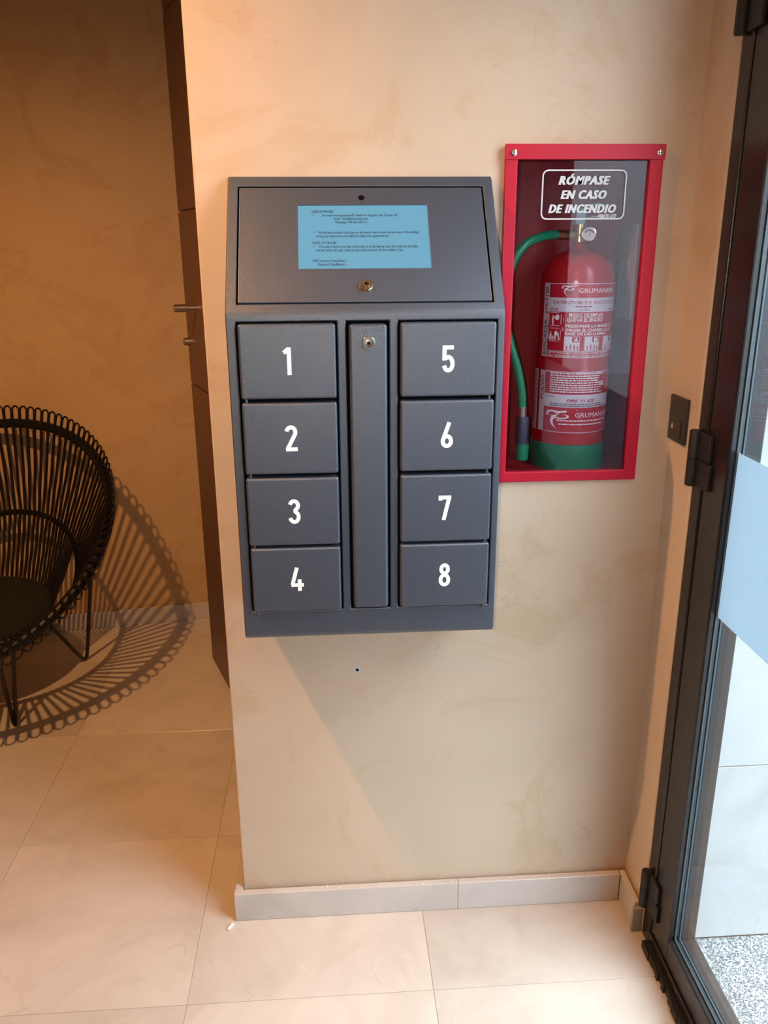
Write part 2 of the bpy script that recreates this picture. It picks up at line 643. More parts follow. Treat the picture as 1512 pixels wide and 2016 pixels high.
b1 = make('baseboard_front', nbox(-0.238, 0.672, -0.006, -0.0005, 0.0002, 0.070), M['grout'])
tag(b1, kind='structure')
skirting(b1, (-0.262, -0.006), (0.275, -0.006), (0, -1), 0.078, 0.0165, M['marble_base'])
skirting(b1, (0.275, -0.006), (0.674, -0.006), (0, -1), 0.078, 0.0165, M['marble_base'])
skirting(b1, (-0.241, 0.26), (-0.241, -0.006), (-1, 0), 0.078, 0.020, M['marble_base'])
b2 = make('baseboard_right', nbox(0.690, 0.6945, -0.110, -0.007, 0.0002, 0.070), M['grout'])
tag(b2, kind='structure')
skirting(b2, (0.690, -0.0065), (0.690, -0.112), (-1, 0), 0.078, 0.014, M['marble_base'])
make('skirting_end', nbox(0.672, 0.694, -0.1215, -0.1125, 0.0002, 0.066, 0.001, 1), mat('grey_grout_end', (0.30, 0.28, 0.26), 0.7), b2)
b3 = make('baseboard_back', nbox(-0.02, 0.0, 2.0, 2.01, 0.0002, 0.07), M['grout'])
tag(b3, kind='structure')
un = Vector((1, s)).normalized()
for a, b in ((-3.0, -2.0), (-2.0, -0.99), (-0.99, 0.14)):
    skirting(b3, (a, yb(a) - .0005), (b, yb(b) - .0005), (un.y, -un.x), 0.072, 0.015, M['marble_base'])

# dark walnut door standing ajar in the hall
d2 = empty('door_2', (-0.493, 1.317, 0))
tag(d2, 'dark brown panelled door standing ajar behind the near wall edge', 'door', kind='structure')
du = Vector((0.354, -0.935, 0)).normalized()
dn = Vector((-0.935, -0.354, 0)).normalized()
DM = Matrix(((du.x, dn.x, 0, -0.493), (du.y, dn.y, 0, 1.317), (0, 0, 1, 0), (0, 0, 0, 1)))


def on_leaf(bm):
    bmesh.ops.transform(bm, matrix=DM, verts=bm.verts)
    bmesh.ops.recalc_face_normals(bm, faces=bm.faces)
    return bm


make('core', on_leaf(nbox(0.002, 0.86, -0.042, -0.010, 0.006, 2.62)), M['walnut'], d2)
zz = [0.006, 0.522, 1.090, 1.658, 2.238, 2.62]
for a, b in zip(zz, zz[1:]):
    make('panel', on_leaf(nbox(0.0, 0.862, -0.010, 0.0, a + .002, b - .002, 0.002, 1)), M['walnut'], d2)
bm = bmesh.new()
lathe(bm, [(0.0, 0), (0.008, 0), (0.008, 0.034), (0.0125, 0.036), (0.0125, 0.073), (0.0110, 0.0745), (0.0, 0.0745)], (0.188, 0, 1.359), (0, 1, 0), 20)
tag(make('pull_knob', on_leaf(bm), M['steel'], d2, 35), 'steel pull knob')
bm = bmesh.new()
lathe(bm, [(0.0, 0), (0.013, 0), (0.013, 0.018), (0.010, 0.022), (0.0, 0.022)], (0.030, 0, 1.237), (0, 1, 0), 20)
tag(make('lock_cylinder', on_leaf(bm), M['steel'], d2, 35), 'steel lock cylinder')

# glass entrance door
d1 = empty('door_1', (0.70, -0.17, 0))
tag(d1, 'dark metal glass entrance door with frosted band at right', 'door', kind='structure')
XI, XO = 0.699, 0.760
for nm, a in (('jamb', (0.697, 0.800, -0.162, -0.1225, 0.0, 2.42)), ('jamb', (0.697, 0.800, -1.240, -1.200, 0.0, 2.42)),
              ('head', (0.697, 0.800, -1.200, -0.162, 2.37, 2.42))):
    make(nm, nbox(*a, bev=0.003), M['frame'], d1)
make('hinge_stile', nbox(XI, XO, -0.250, -0.1655, 0.014, 2.365, bev=0.0035), M['frame'], d1)
make('lock_stile', nbox(XI, XO, -1.197, -1.112, 0.014, 2.365, bev=0.0035), M['frame'], d1)
make('bottom_rail', nbox(XI, XO, -1.112, -0.250, 0.014, 0.104, bev=0.0035), M['frame'], d1)
make('top_rail', nbox(XI, XO, -1.112, -0.250, 2.280, 2.365, bev=0.0035), M['frame'], d1)
make('kick_strip', nbox(0.694, XI + .001, -1.195, -0.168, 0.016, 0.044, bev=0.002), M['frame'], d1)
g = make('glass_pane', nbox(0.7155, 0.7215, -1.110, -0.2505, 0.105, 2.279), M['glass'], d1)
bm = bmesh.new()
for x in (0.713, 0.7235):
    box(bm, x - .0015, x + .0015, -0.2535, -0.2505, 0.105, 2.279)
    box(bm, x - .0015, x + .0015, -1.11, -0.2535, 0.1045, 0.1075)
tag(make('gasket', bm, M['gasket'], d1), 'pale grey glazing gasket')
bm = bmesh.new()
box(bm, 0.7145, 0.7153, -1.109, -0.254, 0.872, 1.189)
tag(make('frosted_band', bm, M['frost'], d1), 'pale blue frosted vinyl band')
bm = bmesh.new()
y = -0.166
while y > -1.19:
    l = random.uniform(0.010, 0.03)
    box(bm, 0.683 + random.uniform(-.004, .003), 0.702, y - l, y, 0.001, 0.020)
    y -= l
make('brush_strip', bm, M['rubber'], d1)
for za, zb in ((0.092, 0.188), (1.098, 1.206), (1.868, 1.978)):
    zm = (za + zb) / 2
    bm = bmesh.new()
    lathe(bm, [(0.0, 0), (0.0100, 0), (0.0110, 0.002), (0.0110, zm - za - .001), (0.009, zm - za - .001), (0.009, zm - za + .001), (0.0110, zm - za + .001),
               (0.0110, zb - za - .002), (0.0100, zb - za), (0.0, zb - za)], (0.687, -0.136, za), (0, 0, 1), 16)
    box(bm, 0.691, 0.699, -0.196, -0.136, za + .002, zm - .001, 0.002, 1)
    box(bm, 0.691, 0.699, -0.190, -0.136, zm + .001, zb - .002, 0.002, 1)
    make('hinge', bm, M['rubber'], d1, 35)
# the pivot caps on the lower hinge
tag(make('wall_street', nbox(0.70, 0.80, -3.4, -1.2405, 0, 2.42), M['plaster']), kind='structure')

# outside: granite paving and limestone cladding
gr = make('floor_outside', nbox(0.80, 9.0, -9.0, -0.09, -0.20, -0.06), M['grout'])
tag(gr, kind='structure')
make('threshold', nbox(0.70, 0.80, -1.24, -0.1225, -0.10, -0.002), M['granite'], fl)
px = [0.80, 1.40, 2.0, 2.6, 3.2]
py = [-0.112, -0.72, -1.32, -1.92, -2.52, -3.12]
for i in range(4):
    for j in range(5):
        make('paving_slab', nbox(px[i] + .001, px[i + 1] - .001, py[j + 1] + .001, py[j] - .001, -0.06, -0.04, 0.001, 1), M['granite'], gr)
make('paving_apron', nbox(3.202, 9.0, -9.0, -0.112, -0.06, -0.041), M['granite'], gr)
make('paving_apron', nbox(0.80, 3.2, -9.0, -3.122, -0.06, -0.041), M['granite'], gr)
wo = make('wall_outside', nbox(0.80, 5.2, -0.092, 0.28, -0.2, 4.2), M['grout'])
tag(wo, kind='structure')
sx_ = [0.80, 1.58, 2.38, 3.18, 4.0]
sz = [-0.04, 0.437, 1.037, 1.637, 2.237, 2.837, 3.437]
for i in range(4):
    for j in range(6):
        make('stone_panel', nbox(sx_[i] + .0012, sx_[i + 1] - .0012, -0.112, -0.092, sz[j] + .0012, sz[j + 1] - .0012, 0.001, 1), M['stone'], wo)

# ------------------------------------------------------------------ key locker
LK = empty('key_locker', (0.0635, -0.001, 0.822))
tag(LK, 'slate grey metal key locker with eight numbered doors and sloped screen on beige wall', 'locker')
YF = -0.180
A = Vector((0, YF, 1.432))
SL = Vector((0, 0.168, 0.228)).normalized()      # up the slope
SN = Vector((0, -SL.z, SL.y))                    # out of the slope
slope = lambda x, sv, d=0.0: Vector((x, 0, 0)) + A + SL * sv + SN * d

bm = bmesh.new()
XS = [-0.177, -0.1605, 0.0125, 0.0275, 0.1025, 0.1175, 0.2915, 0.304]
XP = [-0.177, -0.158, 0.2855, 0.304]


def quadstrip(rows, xs, holes=()):
    """rows: list of (y, z); a sheet over xs with open cells."""
    vv = [[bm.verts.new((x, y, z)) for x in xs] for y, z in rows]
    for j in range(len(rows) - 1):
        for i in range(len(xs) - 1):
            if (i, j) in holes: continue
            bm.faces.new((vv[j][i], vv[j][i + 1], vv[j + 1][i + 1], vv[j + 1][i]))


fold = []
for i in range(7):                                # rounded fold between the front and the slope
    a = i / 6
    p0, p1, p2 = Vector((YF, 1.424)), Vector((YF, 1.433)), Vector((A.y + SL.y * .010, A.z + SL.z * .010))
    q = p0 * (1 - a) ** 2 + p1 * 2 * a * (1 - a) + p2 * a * a
    fold.append((q.x, q.y))
bot = [(-0.001, 0.822), (-0.168, 0.822)] + [(-0.168 - 0.012 * math.sin(R(t)), 0.834 - 0.012 * math.cos(R(t))) for t in (22, 45, 68, 90)]
quadstrip(bot + [(YF, 0.8805), (YF, 1.4185)] + fold, XS, {(1, 6), (3, 6), (5, 6)})
sp = lambda sv: (slope(0, sv).y, slope(0, sv).z)
top = [sp(.010), sp(.0195), sp(.2635), sp(.2795), (-0.010, 1.6615), (-0.001, 1.6615)]
quadstrip(top, XP, {(1, 1)})
prof = bot + [(YF, 0.8805), (YF, 1.4185)] + fold + top[1:]
for x in (-0.177, 0.304):
    bm.faces.new([bm.verts.new((x, y, z)) for y, z in prof])
# pockets behind the openings
for x0, x1 in ((XS[1], XS[2]), (XS[3], XS[4]), (XS[5], XS[6])):
    z0, z1, y1 = 0.8805, 1.4185, -0.15
    fr = [bm.verts.new((x, YF, z)) for x, z in ((x0, z0), (x1, z0), (x1, z1), (x0, z1))]
    lip = [bm.verts.new((x, YF + .006, z)) for x, z in ((x0, z0), (x1, z0), (x1, z1), (x0, z1))]
    bk = [bm.verts.new((x, y1, z)) for x, z in ((x0, z0), (x1, z0), (x1, z1), (x0, z1))]
    for i in range(4):
        j = (i + 1) % 4
        bm.faces.new((fr[i], fr[j], lip[j], lip[i]))
        bm.faces.new((lip[i], lip[j], bk[j], bk[i])).material_index = 1
    bm.faces.new(bk).material_index = 1
q = ((XP[1], .0195), (XP[2], .0195), (XP[2], .2635), (XP[1], .2635))
fr = [bm.verts.new(slope(x, v)) for x, v in q]
bk = [bm.verts.new(slope(x, v, -0.012)) for x, v in q]
for i in range(4):
    bm.faces.new((fr[i], fr[(i + 1) % 4], bk[(i + 1) % 4], bk[i])).material_index = 1
bm.faces.new(bk).material_index = 1
bmesh.ops.remove_doubles(bm, verts=bm.verts, dist=0.0002)
bmesh.ops.recalc_face_normals(bm, faces=bm.faces)
make('body', bm, [M['locker'], M['dark']], LK, 40)
flat_faces(bevel_mod(bpy.data.objects['body'], 0.0022, 2, 50))

ROWS = [(1.287, 1.4155), (1.1515, 1.2805), (1.0155, 1.1445), (0.8835, 1.0105)]
YD = -0.1895
nfront = lambda cx, cz, ht, d: (lambda u, v: Vector((cx + u * ht, YD - 0.0004 - d, cz + (v - 0.5) * ht)))
for c, (x0, x1, xn) in enumerate(((-0.1575, 0.0095, -0.073), (0.1205, 0.2885, 0.2045))):
    for r, (z0, z1) in enumerate(ROWS):
        dz = 0.0012 * random.uniform(-1, 1)
        dr = make('compartment_door', nbox(x0 + random.uniform(0, .001), x1, YD, -0.160, z0, z1, bev=0.0045, seg=2), M['locker'], LK, 60)
        flat_faces(dr)
        bm = bmesh.new()
        dg = str(c * 4 + r + 1)
        for kk_, ln in enumerate(DIGIT[dg]):
            ribbon(bm, ln, T * 0.98, nfront(xn, (z0 + z1) / 2 + 0.0015, 0.047, 0.00012 * kk_))
        bmesh.ops.recalc_face_normals(bm, faces=bm.faces)
        make('printed_number', bm, M['white_print'], dr)
        bm = bmesh.new()
        xp = x0 + 0.009 if c == 0 else x1 - 0.009
        tube(bm, [(xp, -0.183, z0 - 0.0062), (xp, -0.183, z0 + 0.002)], 0.0026, 10)
        make('hinge_pin', bm, M['locker'], LK, 40)
cv = flat_faces(make('centre_cover', nbox(0.0325, 0.0985, -0.1885, -0.160, 0.8845, 1.4135, bev=0.0055, seg=2), M['locker'], LK, 60))


def cam_lock(parent, P, N, mt, r=0.0115, name='cam_lock'):
    bm = bmesh.new()
    lathe(bm, [(0.0, 0), (r, 0), (r, 0.0035), (r * .86, 0.006), (r * .62, 0.006), (r * .60, 0.004), (r * .58, 0.0075), (0.0, 0.0078)], P, N, 24)
    o = make(name, bm, mt, parent, 30)
    bm = bmesh.new()
    Nn = Vector(N).normalized()
    up = Vector((0, 0, 1)) - Nn * Nn.z
    up.normalize()
    si = up.cross(Nn)
    for ang in (20, 65, 110, 155):
        dd = up * math.cos(R(ang)) + si * math.sin(R(ang))
        c = Vector(P) + Nn * 0.0079
        tube(bm, [c - dd * r * .3, c + dd * r * .3], 0.0006, 4)
    make('key_slot', bm, M['dark'], o)
    return o


tag(cam_lock(cv, (0.066, -0.1885, 1.382), (0, -1, 0), M['chrome'], 0.0118), 'chrome cam lock')
# sloped screen panel
bm = bmesh.new()
plate(bm, [-0.1555, -0.0515, 0.181, 0.283], [0.022, 0.0895, 0.2235, 0.261], {(1, 1)}, lambda u, v, d: slope(u, v, -d), 0.010)
pn = bevel_mod(make('screen_panel', bm, M['locker'], LK), 0.0012, 2)
bm = bmesh.new()
bm.faces.new([bm.verts.new(slope(*p, -0.0022)) for p in ((-0.0525, 0.0885), (0.182, 0.0885), (0.182, 0.2245), (-0.0525, 0.2245))])
sc = make('screen', bm, M['screen'], pn)
sc['label'] = 'lit pale blue screen with check-in text'
bm = bmesh.new()
W0, Hh = -0.0515, 0.134
sf = lambda u, v: slope(W0 + u * 0.2325, 0.0895 + v * Hh, -0.0018)
LH = 0.0135 * 1.15
for txt, u0, v0, wd, bo in (
        ('CHECK IN PROCESS', .105, .882, .165, .010), ('\u2022', .113, .826, .010, 0), ('You must provide passport/ID details for all guests over 16 years old', .18, .824, .585, .006),
        ('Email:  fobar@tobarsuites.com', .275, .768, .262, .006), ('Whatsapp: +34 656 559 116', .283, .712, .245, .006),
        ('\u2022', .113, .553, .010, 0), ('We will then provide a code that you will need to use to enter the main door of the building', .15, .550, .77, .006),
        ('during your stay and into the tablet to collect your apartment key', .135, .494, .555, .006),
        ('CHECK OUT PROCESS', .105, .388, .185, .010), ('\u2022', .113, .331, .010, 0), ('The code to return your key to the locker is on the keyring, enter this code into the tablet', .155, .328, .755, .006),
        ('and the locker will open. Leave the key inside and close the door before 11am.', .135, .272, .66, .006),
        ('WIFI: Username: NuevaSuites11', .107, .110, .255, .006), ('Password: SuesBahay11', .148, .054, .205, .006)):
    put_text(bm, txt, sf, u0, v0, 0.038, wd, bo + .016)
make('screen_lettering', bm, M['screen_text'], sc)
bm = bmesh.new()
lathe(bm, [(0.0, 0.0002), (0.0046, 0.0002), (0.0052, 0.0008), (0.0056, 0.0)], slope(0.063, 0.2385, 0.0), SN, 20, cap=False)
tag(make('camera_hole', bm, M['dark'], pn), 'small black camera hole')
tag(cam_lock(pn, slope(0.065, 0.053), SN, M['nickel'], 0.0122), 'worn brass toned cam lock')

# ------------------------------------------------------------------ fire cabinet in the wall
FC = empty('fire_cabinet', (0.477, 0.0, 1.08))
tag(FC, 'red framed glass fire cabinet set into beige wall beside the locker', 'cabinet')
bm = bmesh.new()
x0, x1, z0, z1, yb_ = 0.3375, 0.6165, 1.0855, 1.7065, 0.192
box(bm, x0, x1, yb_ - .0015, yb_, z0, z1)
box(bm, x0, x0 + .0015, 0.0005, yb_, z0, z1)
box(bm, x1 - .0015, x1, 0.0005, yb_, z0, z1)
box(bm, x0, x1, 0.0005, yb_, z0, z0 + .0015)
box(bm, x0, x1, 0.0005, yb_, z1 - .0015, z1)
make('case', bm, M['red_shaded'], FC)
bm = bmesh.new()
plate(bm, [0.329, 0.352, 0.599, 0.6245], [1.0765, 1.0985, 1.691, 1.7155], {(1, 1)}, lambda u, v, d: Vector((u, -0.014 + d, v)), 0.0135)
bevel_mod(make('frame', bm, M['red'], FC), 0.0025, 3)
bm = bmesh.new()
box(bm, 0.327, 0.6265, -0.0165, -0.0145, 1.690, 1.7165, 0.0008, 1)
make('top_flange', bm, M['red'], FC)
for x in (0.343, 0.6155):
    bm = bmesh.new()
    lathe(bm, [(0.0, 0), (0.0062, 0), (0.0058, 0.0022), (0.003, 0.0036), (0.0, 0.0038)], (x, -0.0163, 1.7015), (0, -1, 0), 16)
    o = make('screw', bm, M['chrome'], FC, 40)
    bm = bmesh.new()
    box(bm, x - .003, x + .003, -0.0204, -0.0196, 1.7010, 1.7020)
    make('slot', bm, M['dark'], o)
pane = make('glass_pane', nbox(0.350, 0.601, -0.0065, -0.0035, 1.0965, 1.693), M['pane'], FC)
bm = bmesh.new()
gf = lambda u, v: Vector((u, -0.0070, v))
cx = 0.4800
for kk_, dx in enumerate((-.0010, -.0005, 0, .0005, .0010)):       # heavy italic: the outline thickened sideways
    g2 = lambda u, v: Vector((u + dx, -0.0070 - .0001 * kk_, v))
    put_text(bm, 'R\u00d3MPASE', g2, cx, 1.6480, 0.0152, 0.0960, 0.018, 0.28, 'C', space=1.16)
    put_text(bm, 'EN CASO', g2, cx, 1.6232, 0.0152, 0.0855, 0.018, 0.28, 'C', space=1.16)
    put_text(bm, 'DE INCENDIO', g2, cx - .001, 1.5985, 0.0152, 0.1275, 0.018, 0.28, 'C', space=1.16)
put_text(bm, 'FIRE', gf, 0.509, 1.5895, 0.0062, 0.0165, 0.03, 0.4)
put_text(bm, 'ICE', gf, 0.533, 1.5895, 0.0062, 0.0125, 0.03, 0.4)
for dx in (0, .0025, .005):
    ribbon(bm, [(0.5265 + dx, 1.589), (0.5265 + dx * .9, 1.596)], 0.0012, gf)
ra = 0.010
L_, R_, B_, T_ = 0.4015, 0.5590, 1.5875, 1.6725
rr = arc(R_ - ra, T_ - ra, ra, ra, 0, 90, 5) + arc(L_ + ra, T_ - ra, ra, ra, 90, 180, 5) + arc(L_ + ra, B_ + ra, ra, ra, 180, 270, 5) + arc(R_ - ra, B_ + ra, ra, ra, 270, 360, 5)
ribbon(bm, rr + [rr[0]], 0.0026, gf)
bmesh.ops.recalc_face_normals(bm, faces=bm.faces)
make('printed_warning', bm, mat('grey_white_print', (0.60, 0.60, 0.63), 0.5), pane)
# grey card with a number, inside on the right wall of the case
bm = bmesh.new()
box(bm, 0.6118, 0.6148, 0.060, 0.150, 1.395, 1.580)
card = tag(make('number_card', bm, M['grey_tag'], FC), 'grey card numbered 10')
bm = bmesh.new()
put_text(bm, '10', lambda u, v: Vector((0.6114, 0.150 - u, v)), 0.022, 1.490, 0.024, 0.046)
make('printed_number', bm, mat('pale_grey_ink', (0.62, 0.60, 0.58), 0.6), card)

# ------------------------------------------------------------------ extinguisher
CX, CY, CR = 0.509, 0.100, 0.0765
ZB = 1.0872
EX = empty('fire_extinguisher', (CX, CY, ZB))
tag(EX, 'red powder fire extinguisher with green base standing inside the glass cabinet', 'fire extinguisher')
bm = bmesh.new()
pr = [(0.0, 0), (CR * .93, 0), (CR, 0.006), (CR, 0.060), (CR, 0.385)]
for t in range(10, 81, 10):
    pr.append((CR - 0.055 * (1 - math.cos(R(t))), 0.385 + 0.056 * math.sin(R(t))))
pr += [(0.017, 0.447), (0.0145, 0.453), (0.0145, 0.462), (0.0, 0.462)]
lathe(bm, pr, (CX, CY, ZB), n=64)
make('cylinder', bm, M['redcyl'], EX, 40)
bm = bmesh.new()
lathe(bm, [(CR + .0012, 0.0), (CR + .0022, 0.002), (CR + .0022, 0.054), (CR + .0005, 0.0555)], (CX, CY, ZB), n=64, cap=False)
tag(make('base_ring', bm, M['green'], EX, 40), 'green painted base ring')
zv = ZB + 0.462
bm = bmesh.new()
lathe(bm, [(0.0, 0), (0.016, 0), (0.016, 0.006), (0.013, 0.007), (0.0125, 0.034), (0.009, 0.036), (0.0, 0.036)], (CX, CY, zv - .002), n=24)
tube(bm, [(CX, CY, 1.560), (CX - .026, CY - .006, 1.560)], 0.0105, 12)
tube(bm, [(CX, CY, 1.560), (CX + .010, CY - .03, 1.561)], 0.008, 12)
tag(make('valve', bm, M['brass'], EX, 40), 'brass valve')
bm = bmesh.new()
ga = Vector((CX + .0085, CY - .034, 1.5615))
gn = Vector((-0.2, -1, 0.05)).normalized()
lathe(bm, [(0.0, -.008), (0.0145, -.008), (0.0150, 0.0), (0.0140, 0.002), (0.0128, 0.0018)], ga, gn, 24, cap=False)
gg = make('gauge', bm, M['chrome'], EX, 40)
bm = bmesh.new()
lathe(bm, [(0.0, 0.0016), (0.0130, 0.0014)], ga, gn, 24, cap=False)
make('dial', bm, mat('dial_face', (0.72, 0.72, 0.70), 0.4), gg)
gx = Vector((0, 0, 1)).cross(gn) * -1
gx.normalize()
gz = gn.cross(gx) * -1
if gz.z < 0: gz = -gz
dialf = lambda u, v: ga + gn * 0.0022 + gx * u + gz * v
bm = bmesh.new()
ribbon(bm, arc(0, -.001, .0085, .0085, 20, 160, 10), 0.0024, dialf)
ribbon(bm, [(0, -.003), (-.003, .006)], 0.0012, dialf)
make('dial_mark', bm, M['print_dark'], gg)
bm = bmesh.new()
for (za, zb_, xa) in ((1.586, 1.594, CX - .012), (1.604, 1.618, CX - .010)):
    f8 = [(xa, za), (CX + .030, zb_), (CX + .052, zb_ - .004)]
    for (ax, az), (bx, bz) in zip(f8, f8[1:]):
        vs = box(bm, ax, bx, CY - .012, CY + .012, 0, 0.003)
        for v in vs:
            t = 0 if abs(v.co.x - ax) < abs(v.co.x - bx) else 1
            v.co.z += bz if t else az
box(bm, CX - .013, CX + .008, CY - .011, CY + .011, 1.580, 1.612, .002, 1)
tag(make('squeeze_lever', bm, M['lever'], EX), 'grey blue squeeze lever')
bm = bmesh.new()
ctl = [(CX - .030, CY - .008, 1.560), (CX - .055, CY - .016, 1.561), (CX - .085, CY - .03, 1.557), (CX - .118, CY - .046, 1.545), (CX - .142, CY - .053, 1.518),
       (CX - .1545, CY - .054, 1.480), (CX - .157, CY - .052, 1.430), (CX - .153, CY - .050, 1.385), (CX - .142, CY - .050, 1.345), (CX - .127, CY - .050, 1.300), (CX - .117, CY - .050, 1.255), (CX - .1145, CY - .050, 1.222)]
P = []
for i in range(len(ctl) - 1):
    a, b, c, d = (Vector(ctl[max(i - 1, 0)]), Vector(ctl[i]), Vector(ctl[i + 1]), Vector(ctl[min(i + 2, len(ctl) - 1)]))
    for q in range(5):
        t = q / 5
        P.append(0.5 * ((2 * b) + (c - a) * t + (2 * a - 5 * b + 4 * c - d) * t * t + (3 * b - a - 3 * c + d) * t ** 3))
P.append(Vector(ctl[-1]))
tube(bm, P, 0.0088, 12)
tag(make('hose', bm, M['hose'], EX, 60), 'green rubber hose')
bm = bmesh.new()
tube(bm, [(CX - .026, CY - .006, 1.560), (CX - .036, CY - .0095, 1.5605), (CX - .052, CY - .015, 1.561)], 0.0092, 14)
make('ferrule', bm, M['brass'], EX, 40)
bm = bmesh.new()
lathe(bm, [(0.0095, 0), (0.0095, 0.022)], (CX - .1135, CY - .05, 1.2005), n=16)
make('ferrule', bm, M['steel'], EX, 40)
nz = bmesh.new()
lathe(nz, [(0.0, 0), (0.0142, 0), (0.0135, 0.052), (0.0115, 0.058), (0.0, 0.058)], (CX - .1115, CY - .05, 1.1435), n=18)
tag(make('nozzle', nz, M['navy'], EX, 40), 'dark blue nozzle grip')
nz = bmesh.new()
lathe(nz, [(0.0, 0), (0.0135, 0), (0.0142, 0.034), (0.0, 0.034)], (CX - .110, CY - .05, 1.1095), n=18)
tag(make('nozzle_tip', nz, M['hose'], EX, 40), 'green nozzle tip')

# labels wrap round the cylinder: ph in degrees from the side facing the entrance, z in metres
PH0 = 16.5


def cyl(ph, z, r=CR + .0007):
    a = R(ph - PH0)
    return Vector((CX + r * math.sin(a), CY - r * math.cos(a), z))


def patch(bm, p0, p1, z0, z1, r, mi=0):
    n = max(1, int(abs(p1 - p0) / 5))
    for i in range(n):
        a, b = p0 + (p1 - p0) * i / n, p0 + (p1 - p0) * (i + 1) / n
        bm.faces.new([bm.verts.new(cyl(*q, r)) for q in ((a, z0), (b, z0), (b, z1), (a, z1))]).material_index = mi


R1, R2, R3 = CR + .0005, CR + .0009, CR + .0013
tf = lambda r: (lambda u, v: cyl(u, v, r))
LM = [M['label_red'], M['label_white']]
TM = [M['white_print'], M['print_red'], M['print_dark'], M['label_red'], M['label_white']]


def rows(bm, y0, n, ph0, ph1, dz, hgt, seed, mi):
    """Fine print too small to read: short dashes of word length."""
    rg = random.Random(seed)
    for i in range(n):
        p = ph0
        end = ph1 - rg.uniform(0, 14)
        while p < end:
            l = rg.uniform(1.5, 6.5)
            patch(bm, p, min(p + l, end), y0 - i * dz, y0 - i * dz + hgt, R3, mi)
            p += l + 0.9


# the bird-like emblem of the label
def emblem(bm, p0, p1, z0, z1, mi=0):
    W, Hh = p1 - p0, z1 - z0
    fn = lambda u, v: cyl(p0 + u * W, z0 + v * Hh, R3)
    up = [(0.0, .78), (.06, .93), (.2, .97), (.4, .93), (.62, .97), (1.0, 1.0)]
    dn_ = [(0.0, .72), (.10, .84), (.22, .88), (.38, .80), (.62, .88), (1.0, .99)]
    for i in range(5):
        bm.faces.new([bm.verts.new(fn(*q)) for q in (dn_[i], dn_[i + 1], up[i + 1], up[i])]).material_index = mi
    tl = [(.10, .66), (.20, .68), (.15, .42), (.20, .22), (.36, 0.0)]
    tr_ = [(.44, .80), (.34, .66), (.24, .42), (.27, .22), (.37, 0.0)]
    for i in range(4):
        bm.faces.new([bm.verts.new(fn(*q)) for q in (tl[i + 1], tr_[i + 1], tr_[i], tl[i])]).material_index = mi
    lp = [(.28, .58), (.45, .52), (.62, .54), (.74, .62), (.72, .72), (.60, .78)]
    lq = [(.28, .66), (.45, .58), (.60, .60), (.68, .66), (.66, .72), (.56, .75)]
    for i in range(5):
        bm.faces.new([bm.verts.new(fn(*q)) for q in (lp[i], lp[i + 1], lq[i + 1], lq[i])]).material_index = mi
    hd = arc(.05, .74, .05, .05, 0, 330, 8)
    bm.faces.new([bm.verts.new(fn(*q)) for q in hd]).material_index = mi


def vtext(bm, txt, pc, z0, z1, width_deg, mi):
    """Lettering that runs up the stripe."""
    v, f = text_geo(txt, 0.02)
    xa, xb = min(p[0] for p in v), max(p[0] for p in v)
    vv = [bm.verts.new(cyl(pc + width_deg / 2 - p[1] / CAP * width_deg, z0 + (p[0] - xa) / (xb - xa) * (z1 - z0), R3)) for p in v]
    for q in f:
        try: bm.faces.new([vv[i] for i in q]).material_index = mi
        except ValueError: pass


bm = bmesh.new()
patch(bm, -53, 92, 1.3235, 1.4690, R1, 1)
patch(bm, -41.5, 91, 1.4415, 1.4675, R2, 0)
patch(bm, -41.5, 91, 1.3370, 1.4140, R2, 0)
patch(bm, -41.5, 91, 1.3250, 1.3355, R2, 0)
lb = make('front_label', bm, LM, EX)
bm = bmesh.new()
put_text(bm, 'GRUMANSER', tf(R3), 4, 1.4510, 0.0090, 61, 0.0)
emblem(bm, -21.5, 4, 1.4450, 1.4652)
put_text(bm, 'EXTINTOR DE INCENDIO', tf(R3), -33, 1.4290, 0.0066, 104, 0.0, mi=1)
rows(bm, 1.4235, 1, 0, 34, .003, .0020, 5, 1)
for t_, p_ in (('27A B', -38), ('C 113 B', 8), ('43 A', 57)):
    put_text(bm, t_, tf(R3), p_, 1.4166, 0.0042, 13, 0.03, mi=1)
put_text(bm, 'MODO DE EMPLEO', tf(R3), -8, 1.4052, 0.0068, 54, 0.02)
patch(bm, -8, 46, 1.4030, 1.4037, R3)
put_text(bm, '1  QUITAR EL SEGURO', tf(R3), -16, 1.3955, 0.0068, 61, 0.02)
put_text(bm, 'PRESIONAR LA MANETA Y', tf(R3), -12, 1.3840, 0.0060, 82, 0.02)
put_text(bm, '2', tf(R3), -18, 1.3775, 0.0062, 3.2, 0.03)
put_text(bm, 'DIRIGIR EL CHORRO A LA', tf(R3), -12, 1.3760, 0.0058, 77, 0.02)
put_text(bm, 'BASE DE LAS LLAMAS', tf(R3), -12, 1.3690, 0.0056, 66, 0.02)
for z0, z1 in ((1.3865, 1.4120), (1.3560, 1.3815)):          # two pictograms in rounded frames
    L_, R_, B_, T_ = -40, -19.5, z0, z1
    rr = [(L_ + 2, T_), (R_ - 2, T_), (R_, T_ - .003), (R_, B_ + .003), (R_ - 2, B_), (L_ + 2, B_), (L_, B_ + .003), (L_, T_ - .003)]
    for a, b in zip(rr, rr[1:] + rr[:1]):
        if abs(a[1] - b[1]) < 1e-5:
            patch(bm, min(a[0], b[0]), max(a[0], b[0]), a[1] - .0004, a[1] + .0004, R3)
        elif abs(a[0] - b[0]) < 1e-5:
            patch(bm, a[0] - .4, a[0] + .4, min(a[1], b[1]), max(a[1], b[1]), R3)
P1 = lambda q, z0: [(-40 + 20.5 * u, z0 + .0255 * v) for u, v in q]
